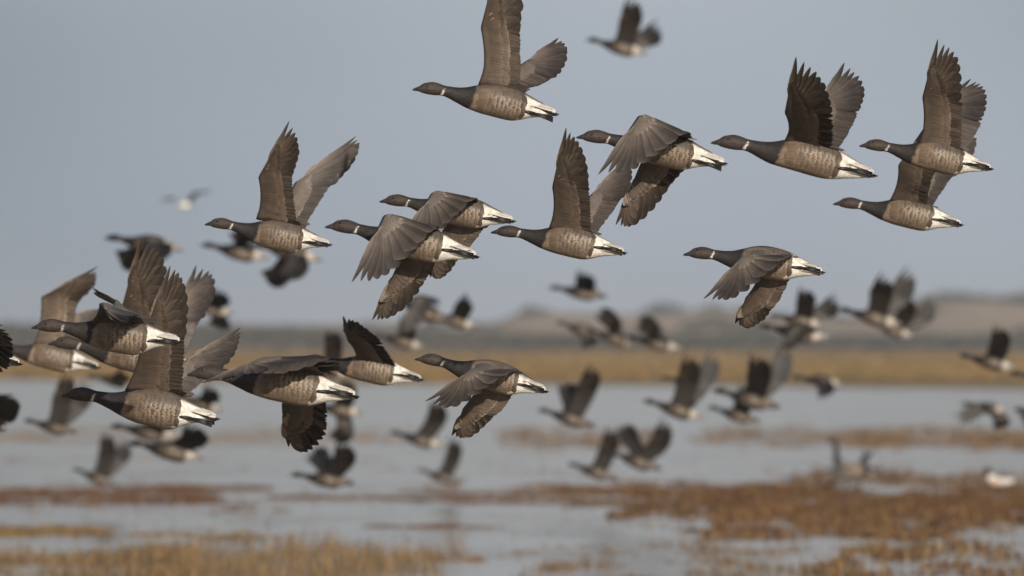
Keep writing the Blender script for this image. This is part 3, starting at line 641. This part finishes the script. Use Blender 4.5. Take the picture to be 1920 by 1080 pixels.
# ------------------------------------------------------------------ gull
def gull():
    d = 115.0; L = 46 * K * d
    root = bpy.data.objects.new('gull', None); C.objects.link(root); root.location = P(347, 388, d); root.rotation_euler = (R(-10), R(8), R(62))
    tag(root, 'blurred white gull with spread grey wings in the sky at left', 'gull')
    wh = mat_plain('white_gull_plumage', (.8, .78, .72), .6, .2); gy = mat_plain('grey_gull_wing', (.22, .25, .28), .6, .2)
    mb = body_mesh(L, 3, False, paint=lambda s, n, y, r: (1, 1, 1), bars=lambda s, n: 0, neck=-.03)
    mb.v = [(x * .9 - .5 * L, y * 1.75, z * 1.9) for x, y, z in mb.v]
    mb.build('body', wh, root)
    bl = MB(); tube(bl, [(-.47 * L, 0, -.015 * L), (-.53 * L, 0, -.025 * L)], [.012 * L, .003 * L]); bl.build('bill', mat_plain('yellow_bill', (.5, .3, .05)), root)
    tm = MB()
    for k in range(7):
        f = k / 3 - 1; feather(tm, Vector((.3, f * .03, .03)) * L, Vector((.56, f * .1, .01)) * L, Vector((0, 0, 1)), .05 * L, (.8, .78, .74), (.8, .78, .74), seg=5)
    tm.build('tail', wh, root)
    rng = random.Random(4)
    for s in (-1, 1):
        q = lambda x, y, z: Vector((x, s * y, z)) * L
        ar, ff = wing_meshes(q(-.15, .07, .1), q(-.22, .50, .48), q(.12, 1.30, .46), q(.26, 1.08, .44), q(.22, .54, .40), q(.22, .08, .08), L * 1.1, -s, rng, False, None, (.12, .145, .17), (.12, .145, .17), ((.12, .14, .17), (.08, .09, .1), (.13, .155, .18), (.15, .175, .2)), ((.14, .16, .19), (.09, .1, .11), (.15, .17, .2), (.16, .18, .21)))
        a = ar.build('wing', FEATH, root); ff.build('flight_feathers', FEATH, a)
gull()

# ------------------------------------------------------------------ standing birds in the marsh
def standing_goose(label, px, py, hpx, d, turn, lift):
    """grazing goose on the mud: round body, upright neck; py is the row of its feet"""
    L = .56; g = HC - (py - HOR) * K * d
    root = bpy.data.objects.new('standing_goose', None); C.objects.link(root)
    root.location = ((px - 960) * K * d, d, g); root.rotation_euler = (0, 0, turn)
    tag(root, label, 'goose', 'geese standing in the marsh')
    mb = MB()
    pts = [(-.30, .15), (-.20, .17), (-.08, .18), (.04, .20), (.11, .235), (.135, .29), (.135, .345), (.14, .40 * lift), (.165, .43 * lift), (.20, .428 * lift), (.225, .42 * lift)]
    rad = [.012, .05, .078, .08, .066, .044, .037, .035, .038, .028, .012]
    col = [WHITE, WHITE, (.24, .19, .14), (.3, .23, .17)] + [NECKC] * 7
    prev = None; na = 16
    for i, (x, z) in enumerate(pts):
        a = pts[max(i - 1, 0)]; b = pts[min(i + 1, len(pts) - 1)]; dv = Vector((b[0] - a[0], 0, b[1] - a[1])).normalized(); nn = Vector((-dv.z, 0, dv.x))
        row = [mb.vert(Vector((x, 0, z)) + (nn * math.cos(2*math.pi*k/na) + Vector((0, 1, 0)) * math.sin(2*math.pi*k/na)) * rad[i], col[i], (0, 0)) for k in range(na)]
        if prev:
            for k in range(na): mb.f.append((prev[k], prev[(k + 1) % na], row[(k + 1) % na], row[k]))
        else: mb.f.append(tuple(row))
        prev = row
    mb.f.append(tuple(reversed(prev))); o = mb.build('body', PLUM, root)
    sm = o.modifiers.new('Subdivision', 'SUBSURF'); sm.levels = sm.render_levels = 1
    bm = MB(); tube(bm, [(.215, 0, .424 * lift), (.262, 0, .414 * lift)], [.011, .003]); bm.build('bill', BILL, root)
    for s in (-1, 1):
        lg = MB(); tube(lg, [(.02, s * .035, .13), (.0, s * .035, .07), (.01, s * .035, .012), (.06, s * .035, .006)], [.012, .007, .007, .006]); lg.build('leg', FOOT, root)
        wg = MB(); rng = random.Random(3)
        for k in range(9):
            f = k / 8; feather(wg, Vector((.03 - f * .05, s * .075, .235 - .05 * f)), Vector((-.27 - .05 * (1 - f), s * (.03 + .03 * f), .195 - .05 * f)), Vector((0, s, .4)).normalized(), .05, (.11, .095, .08), (.06, .05, .042), seg=5)
        wg.build('wing', FEATH, root)
standing_goose('dark upright neck of a goose standing in the marsh at lower right', 1590, 912, 45, 112, R(160), 1.2)
standing_goose('shorter-necked goose standing in the marsh right of the upright neck', 1600, 915, 40, 110, R(20), .86)

def shelduck():
    d, px, py = 106, 1872, 921
    root = bpy.data.objects.new('shelduck', None); C.objects.link(root); root.location = ((px - 960) * K * d, d, HC - (py - HOR) * K * d); root.rotation_euler = (0, 0, R(172)); root.scale = (.60, .60, .74)
    tag(root, 'white duck with black head and pale chestnut breast resting at the right edge', 'duck')
    mb = MB(); na = 18
    W_, CH, BK = (.8, .77, .72), (.36, .2, .1), (.018, .024, .02)
    pts = [(-.30, .16), (-.24, .155), (-.12, .15), (.02, .15), (.12, .16), (.165, .20), (.17, .25), (.175, .29), (.195, .31), (.225, .305), (.24, .30)]
    rad = [.01, .045, .07, .08, .085, .06, .045, .048, .052, .04, .018]
    col = [BK, W_, W_, W_, W_, W_, BK, BK, BK, BK, BK]
    prev = None
    for i, (x, z) in enumerate(pts):
        a = pts[max(i - 1, 0)]; b = pts[min(i + 1, len(pts) - 1)]; dv = Vector((b[0] - a[0], 0, b[1] - a[1])).normalized(); nn = Vector((-dv.z, 0, dv.x))
        row = []
        for k in range(na):
            c = col[i]
            if i in (3, 4) and math.cos(2*math.pi*k/na) < .5: c = (.66, .50, .38)
            row.append(mb.vert(Vector((x, 0, z)) + (nn * math.cos(2*math.pi*k/na) + Vector((0, 1, 0)) * math.sin(2*math.pi*k/na)) * rad[i], c))
        if prev:
            for k in range(na): mb.f.append((prev[k], prev[(k + 1) % na], row[(k + 1) % na], row[k]))
        else: mb.f.append(tuple(row))
        prev = row
    mb.f.append(tuple(reversed(prev))); o = mb.build('body', PLUM, root)
    sm = o.modifiers.new('Subdivision', 'SUBSURF'); sm.levels = sm.render_levels = 1
    bm = MB(); tube(bm, [(.235, 0, .302), (.265, 0, .288), (.29, 0, .287)], [.014, .011, .006]); bm.build('bill', mat_plain('red_bill', (.45, .05, .03)), root)
    for s in (-1, 1):
        lg = MB(); tube(lg, [(.0, s * .04, .10), (.0, s * .04, .012), (.06, s * .04, .006)], [.01, .008, .006]); lg.build('leg', mat_plain('pink_leg', (.5, .22, .18)), root)
        wg = MB()
        for k in range(8):
            f = k / 7; c = BK if k < 2 else W_
            feather(wg, Vector((.05 - f * .05, s * .085, .21 - .05 * f)), Vector((-.28, s * (.03 + .04 * f), .19 - .04 * f)), Vector((0, s, .4)).normalized(), .05, c, c, seg=5)
        wg.build('wing', FEATH, root)
shelduck()

# ------------------------------------------------------------------ ground, water, far shore, dunes
def sheet(name, xs, ys, zf, mat, kind='structure'):
    nx, ny = len(xs), len(ys)
    v = [(x, y, zf(x, y)) for y in ys for x in xs]
    f = [(j * nx + i, j * nx + i + 1, (j + 1) * nx + i + 1, (j + 1) * nx + i) for j in range(ny - 1) for i in range(nx - 1)]
    me = bpy.data.meshes.new(name); me.from_pydata(v, [], f); me.update(); me.polygons.foreach_set('use_smooth', np.ones(len(f), bool)); me.materials.append(mat)
    return tag(link(name, me), kind=kind)
lin = lambda a, b, n: [a + (b - a) * i / (n - 1) for i in range(n)]
MUD = mat_ground('wet_mud', [(.06, .05, .042), (.09, .075, .06)])
sheet('ground', lin(-2800, 2800, 13), lin(-300, 2800, 13), lambda x, y: -.25, MUD)
def shore(x):                                                  # where the water ends
    f = x / (960 * K * 320)
    return 322 - 30 * max(-1.6, min(1.6, f)) + 4 * noise.noise(Vector((x * .15, 3, 0))) + (26 if False else 0)
xs = lin(-400, 400, 161)
sheet('water', [-2750] + xs + [2750], [-250, 0, 60, 200, 330, 500], lambda x, y: 0.0, mat_water())
def land_h(x, y):
    e = y - shore(x)
    return -.2 + .2 * smooth(-6, 0, e) + .10 * smooth(0, 6, e) + .04 * noise.noise(Vector((x * .05, y * .02, 1)))
GOLD = mat_ground('golden_saltmarsh_turf', [(.21, .135, .05), (.30, .19, .075), (.25, .17, .07)], (.03, .5))
sheet('salt_marsh', [-2750] + lin(-300, 300, 121) + [2750], lin(270, 440, 60) + lin(450, 860, 20), land_h, GOLD)
# dunes
DP = [(-6000, 604), (-600, 606), (400, 610), (800, 608), (920, 603), (985, 590), (1060, 586), (1140, 590), (1220, 594), (1320, 582), (1410, 588), (1500, 604), (1580, 603), (1650, 592), (1720, 574), (1790, 562), (1850, 566), (1920, 572), (2100, 560), (2600, 590), (9000, 600)]
dpx = np.array([p[0] for p in DP], float); dpy = np.array([p[1] for p in DP], float)
def dune_h(x, y):
    px = 960 + x / (K * 1000)
    top = HC + (HOR - np.interp(px, dpx, dpy)) * K * 1000
    g = math.exp(-((y - 1000) / 55) ** 2) if y < 1000 else math.exp(-((y - 1000) / 140) ** 2)
    return -.1 + (top + .1) * g + .35 * g * noise.noise(Vector((x * .12, y * .03, 4))) + .12 * g * noise.noise(Vector((x * .5, y * .2, 4)))
SAND = mat_ground('dune_sand_and_marram', [(.36, .27, .185), (.46, .35, .25), (.30, .235, .155)], (.05, .5))
sheet('dunes', [-2500] + lin(-220, 220, 221) + [2500], lin(850, 1300, 60), dune_h, SAND)

# ------------------------------------------------------------------ vegetation that nobody could count
def blades(name, label, gen, mat, cat):
    """gen yields (x, y, z, height, width, lean, colour)"""
    v, f, c = [], [], []
    for x, y, z, h, wd, ln, col in gen:
        a = random.uniform(0, 2 * math.pi); ca, sa = math.cos(a) * wd / 2, math.sin(a) * wd / 2
        lx, ly = ln * math.cos(a * 3.3), ln * math.sin(a * 3.3); i = len(v)
        v += [(x - ca, y - sa, z), (x + ca, y + sa, z), (x + ca * .8 + lx * .4, y + sa * .8 + ly * .4, z + h * .6), (x - ca * .8 + lx * .4, y - sa * .8 + ly * .4, z + h * .6), (x + lx, y + ly, z + h)]
        f += [(i, i + 1, i + 2, i + 3), (i + 3, i + 2, i + 4)]
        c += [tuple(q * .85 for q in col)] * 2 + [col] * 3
    me = bpy.data.meshes.new(name); me.from_pydata(v, [], f); me.update()
    ca_ = me.color_attributes.new('Col', 'FLOAT_COLOR', 'POINT'); arr = np.ones((len(v), 4), np.float32); arr[:, :3] = np.array(c, np.float32); ca_.data.foreach_set('color', arr.ravel())
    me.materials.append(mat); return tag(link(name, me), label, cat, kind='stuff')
VEG = mat_veg('marsh_plant_leaf')
def patch(px0, px1, py0, py1, n, h, cols, clump=(1.4, .05), wd=(.008, .02), seed=0, edge=True, hv=.5):
    """blades over the stretch of ground that lies between two picture columns and rows"""
    rng = random.Random(seed); y1, y0 = Dg(py0), Dg(py1); got = tries = 0
    ext0 = 2.5 if px0 <= 0 else 0; ext1 = 2.5 if px1 >= 1920 else 0
    while got < n and tries < n * 12:
        tries += 1
        y = rng.uniform(y0, y1); x = rng.uniform((px0 - 960) * K * y - ext0, (px1 - 960) * K * y + ext1)
        q = noise.noise(Vector((x * clump[0] * .5, y * clump[0] * .30, seed * 7.1))) + .6 * noise.noise(Vector((x * clump[0] * 1.9, y * clump[0] * .8, seed * 3.3)))
        fx = min(smooth(0, .22, (x - (px0 - 960) * K * y + ext0) / ((px1 - px0) * K * y)), smooth(0, .22, ((px1 - 960) * K * y + ext1 - x) / ((px1 - px0) * K * y)))
        fy = min(smooth(0, .3, (y - y0) / (y1 - y0)), smooth(0, .3, (y1 - y) / (y1 - y0)))
        if px0 == 0: fx = max(fx, smooth(.3, .1, (x - (px0 - 960) * K * y + ext0) / ((px1 - px0) * K * y)))
        if px1 == 1920: fx = max(fx, smooth(.7, .9, (x - (px0 - 960) * K * y) / ((px1 - px0) * K * y)))
        if q < clump[1] + (1 - fx) * 1.0 + (1 - fy) * .7: continue
        got += 1
        k = min(1, .22 + 1.1 * (q - clump[1] - (1 - fx) * .5 - (1 - fy) * .35)); k = max(k, .15); col = rng.choice(cols); g = rng.uniform(.65, 1.35)
        yield x, y, -.03, h * k * rng.uniform(1 - hv, 1 + hv * .6), rng.uniform(*wd), h * rng.uniform(-.3, .3), tuple(u * g for u in col)
def chain(*gs):
    for g in gs: yield from g
RED = [(.125, .048, .016), (.145, .058, .02), (.10, .044, .02), (.18, .095, .025)]
BRN = [(.19, .11, .06), (.15, .088, .052), (.22, .14, .07)]
GLD = [(.40, .25, .085), (.33, .20, .07), (.26, .15, .055), (.19, .14, .055)]
TAN = [(.30, .22, .14), (.25, .18, .115), (.21, .135, .08)]
blades('saltmarsh_plants', 'reddish brown saltmarsh plants in low mats along the far channel at right', chain(
    patch(1240, 1920, 800, 844, 9000, .17, BRN + TAN, (1.3, -.15), seed=1), patch(1560, 1920, 815, 850, 5000, .18, RED + GLD, (1.4, -.05), seed=2)), VEG, 'saltmarsh plants')
blades('saltmarsh_plants', 'thin tan stems in a faint band across the water at left and centre', chain(
    patch(0, 900, 798, 840, 6000, .14, TAN, (1.2, -.1), seed=3), patch(880, 1300, 805, 845, 3000, .16, TAN + BRN, (1.3, -.1), seed=4), patch(0, 520, 850, 880, 700, .10, TAN, (2.0, .1), seed=24)), VEG, 'saltmarsh plants')
blades('saltmarsh_plants', 'dark red-brown low plant bank at lower left', chain(
    patch(-60, 470, 908, 950, 13000, .075, RED, (1.4, -.45), (.012, .028), seed=5), patch(360, 560, 930, 972, 2600, .065, RED + BRN, (1.6, -.2), (.012, .028), seed=6), patch(440, 520, 905, 922, 900, .06, RED, (1.6, -.2), (.012, .028), seed=7), patch(0, 600, 890, 930, 1200, .09, TAN + RED, (2.4, .15), (.008, .02), seed=25)), VEG, 'saltmarsh plants')
blades('saltmarsh_plants', 'thin dark line of red-brown plants across the lower middle', chain(
    patch(440, 1200, 918, 948, 8000, .05, RED, (1.4, -.45), (.012, .028), seed=8), patch(880, 1300, 896, 946, 5000, .08, RED + BRN + TAN, (2.0, -.1), (.01, .025), seed=9),
    patch(620, 1080, 972, 994, 3000, .06, RED[2:3] + BRN, (1.9, .05), (.012, .028), seed=10), patch(600, 900, 895, 925, 900, .09, TAN + BRN, (2.4, .15), (.008, .02), seed=26)), VEG, 'saltmarsh plants')
blades('saltmarsh_plants', 'broad rust-brown bed of saltmarsh plants with water gaps at lower right', chain(
    patch(1000, 1990, 908, 976, 36000, .10, RED + RED + GLD[2:], (1.7, -.34), (.01, .026), seed=11), patch(1240, 1990, 940, 1020, 24000, .11, RED + GLD[1:3], (2.2, -.2), (.01, .026), seed=12),
    patch(1200, 1560, 984, 1014, 5000, .07, RED, (2.4, .0), (.012, .028), seed=13), patch(1420, 1920, 884, 930, 5500, .17, BRN + RED + TAN, (3.0, .02), (.007, .02), seed=14), patch(1100, 1920, 950, 1020, 1600, .12, GLD + RED, (4.0, .25), (.01, .02), seed=27)), VEG, 'saltmarsh plants')
blades('saltmarsh_plants', 'thin scattered streaks of low plants all over the shallow water', chain(
    patch(0, 1920, 848, 908, 5200, .08, TAN + RED, (1.6, .08), (.008, .02), seed=41), patch(0, 1920, 900, 985, 8000, .055, RED + TAN + BRN, (1.7, .18), (.01, .022), seed=42),
    patch(0, 1920, 960, 1060, 5500, .055, RED + BRN, (2.0, .25), (.008, .02), seed=43), patch(0, 1920, 880, 1080, 1500, .17, TAN + BRN, (4.5, .1), (.004, .010), seed=44)), VEG, 'saltmarsh plants')
blades('golden_grass', 'golden olive grass bank at lower left', chain(
    patch(0, 400, 986, 1012, 6500, .075, GLD + GLD[2:], (1.8, -.2), (.007, .018), seed=15), patch(250, 640, 990, 1020, 1500, .09, GLD + BRN, (2.4, .05), (.006, .015), seed=16)), VEG, 'grass')
blades('golden_grass', 'sparse golden grass stems standing in water along the bottom edge', chain(
    patch(0, 420, 1026, 1125, 9500, .15, GLD + BRN, (2.0, -.15), (.005, .013), seed=17), patch(150, 960, 1022, 1125, 4500, .25, GLD + TAN, (3.2, .0), (.004, .010), seed=18), patch(620, 1040, 1026, 1060, 1100, .11, GLD[:3] + BRN, (3.0, .2), (.008, .018), seed=20), patch(300, 560, 1000, 1100, 700, .22, TAN, (4.0, .1), (.004, .009), seed=28)), VEG, 'grass')
blades('saltmarsh_plants', 'scattered brown and golden tufts in the shallows at bottom right', chain(
    patch(1440, 1990, 1015, 1120, 10000, .13, RED + GLD + BRN, (3.0, -.05), (.008, .02), seed=19), patch(860, 1640, 1010, 1115, 3600, .12, BRN + TAN + GLD[2:], (3.0, .08), (.006, .014), seed=21), patch(1500, 1780, 1028, 1052, 500, .11, GLD[:2], (4.5, .35), (.012, .022), seed=29)), VEG, 'saltmarsh plants')
def far_grass(n):
    rng = random.Random(77)
    for _ in range(n):
        y = 330 + 470 * rng.random() ** 1.6; x = rng.uniform(-.062, .062) * y * 1.25
        if y < shore(x) + 2: continue
        col = rng.choice([(.31, .19, .055), (.26, .165, .05), (.20, .14, .055), (.34, .21, .065)]); g = rng.uniform(.75, 1.25) * (1 - .35 * smooth(520, 760, y)) * (1 + .45 * noise.noise(Vector((x * .05, y * .012, 3))))
        yield x, y, land_h(x, y) - .03, rng.uniform(.15, .32), rng.uniform(.1, .25), .08, tuple(u * g for u in col)
blades('golden_grass', 'wide golden marsh grass strip along the far shore', far_grass(22000), VEG, 'grass')
def leafmass(n, xr, yr, hf, cols, size, seed, base=0.0):
    rng = random.Random(seed)
    for _ in range(n):
        x, y = rng.uniform(*xr), rng.uniform(*yr); top = hf(x, y)
        if top <= 0: continue
        z = base + top * rng.random() ** .6; g = rng.uniform(.7, 1.3); col = rng.choice(cols)
        yield x, y, z - .3 * size, size * rng.uniform(.6, 1.3), size * rng.uniform(.5, 1.1), size * .5, tuple(u * g for u in col)
DGR = [(.075, .075, .05), (.09, .08, .06), (.06, .065, .045), (.11, .09, .065)]
def bank_h(x, y):
    px = 960 + x / (K * 830); h = np.interp(px, [-2000, 500, 700, 950, 4000], [2.1, 2.0, 1.6, 1.35, 1.15])
    return h * (1 + .25 * noise.noise(Vector((x * .12, y * .1, 8))))
blades('shore_scrub', 'low grey-olive scrub band across the far shore', leafmass(24000, (-130, 130), (815, 850), bank_h, DGR, .45, 31), VEG, 'scrub')
blades('dune_scrub', 'dark green scrub along the crest of the right dunes',
       leafmass(6000, (36, 75), (1120, 1150), lambda x, y: max(0, (HC + (HOR - np.interp(960 + x / (K * 1130), [1640, 1720, 1780, 1880, 2000, 2300], [600, 566, 552, 560, 548, 600])) * K * 1130)), DGR, .7, 32), VEG, 'scrub')
def grove_h(c, hw, top):
    return lambda x, y: max(0.0, top * (1 - ((x - c) / hw) ** 2)) * (1 + .2 * noise.noise(Vector((x * .2, y * .1, 2))))
WOODC = [(.06, .07, .06), (.075, .085, .07), (.05, .06, .055)]
def dune_bush(n):
    rng = random.Random(9)
    spots = [(rng.uniform(-70, 85), rng.uniform(930, 1120), rng.uniform(1.2, 5), rng.uniform(.4, 1.3)) for _ in range(110)]
    for _ in range(n):
        cx, cy, rx, h = rng.choice(spots); a = rng.uniform(0, 6.28); r = rng.random() ** .5; x, y = cx + rx * r * math.cos(a), cy + rx * r * math.sin(a) * 2
        g = rng.uniform(.7, 1.3); col = rng.choice(DGR); yield x, y, dune_h(x, y) - .1, h * (1.2 - r) * rng.uniform(.5, 1), rng.uniform(.2, .5), .15, tuple(u * g for u in col)
blades('dune_scrub', 'dark patches of low scrub scattered over the dunes', dune_bush(20000), VEG, 'scrub')
blades('far_wood', 'bluish grey wood far beyond the dunes at centre right', leafmass(4000, (17, 37), (1750, 1775), grove_h(27, 9, 5.9), WOODC, 1.0, 33), VEG, 'wood')
blades('far_wood', 'dark bluish wood far beyond the dunes at the right edge', leafmass(7000, (84, 125), (1750, 1775), grove_h(104, 19, 10.0), WOODC, 1.0, 34), VEG, 'wood')

# ------------------------------------------------------------------ the air
def haze():
    mb = MB(); x0, x1, y0, y1, z0, z1 = -3000, 3000, -400, 2900, -1.3, 15
    for z in (z0, z1):
        for x, y in ((x0, y0), (x1, y0), (x1, y1), (x0, y1)): mb.vert((x, y, z))
    mb.f = [(3, 2, 1, 0), (4, 5, 6, 7), (0, 1, 5, 4), (1, 2, 6, 5), (2, 3, 7, 6), (3, 0, 4, 7)]
    m = bpy.data.materials.new('hazy_air'); m.use_nodes = True; t = m.node_tree; t.nodes.clear()
    o = t.nodes.new('ShaderNodeOutputMaterial'); v = t.nodes.new('ShaderNodeVolumePrincipled')
    v.inputs['Color'].default_value = (.86, .92, 1, 1); v.inputs['Density'].default_value = .0003; v.inputs['Anisotropy'].default_value = 0
    t.links.new(v.outputs[0], o.inputs['Volume'])
    tag(mb.build('haze', m, smooth=False), kind='stuff')
haze()
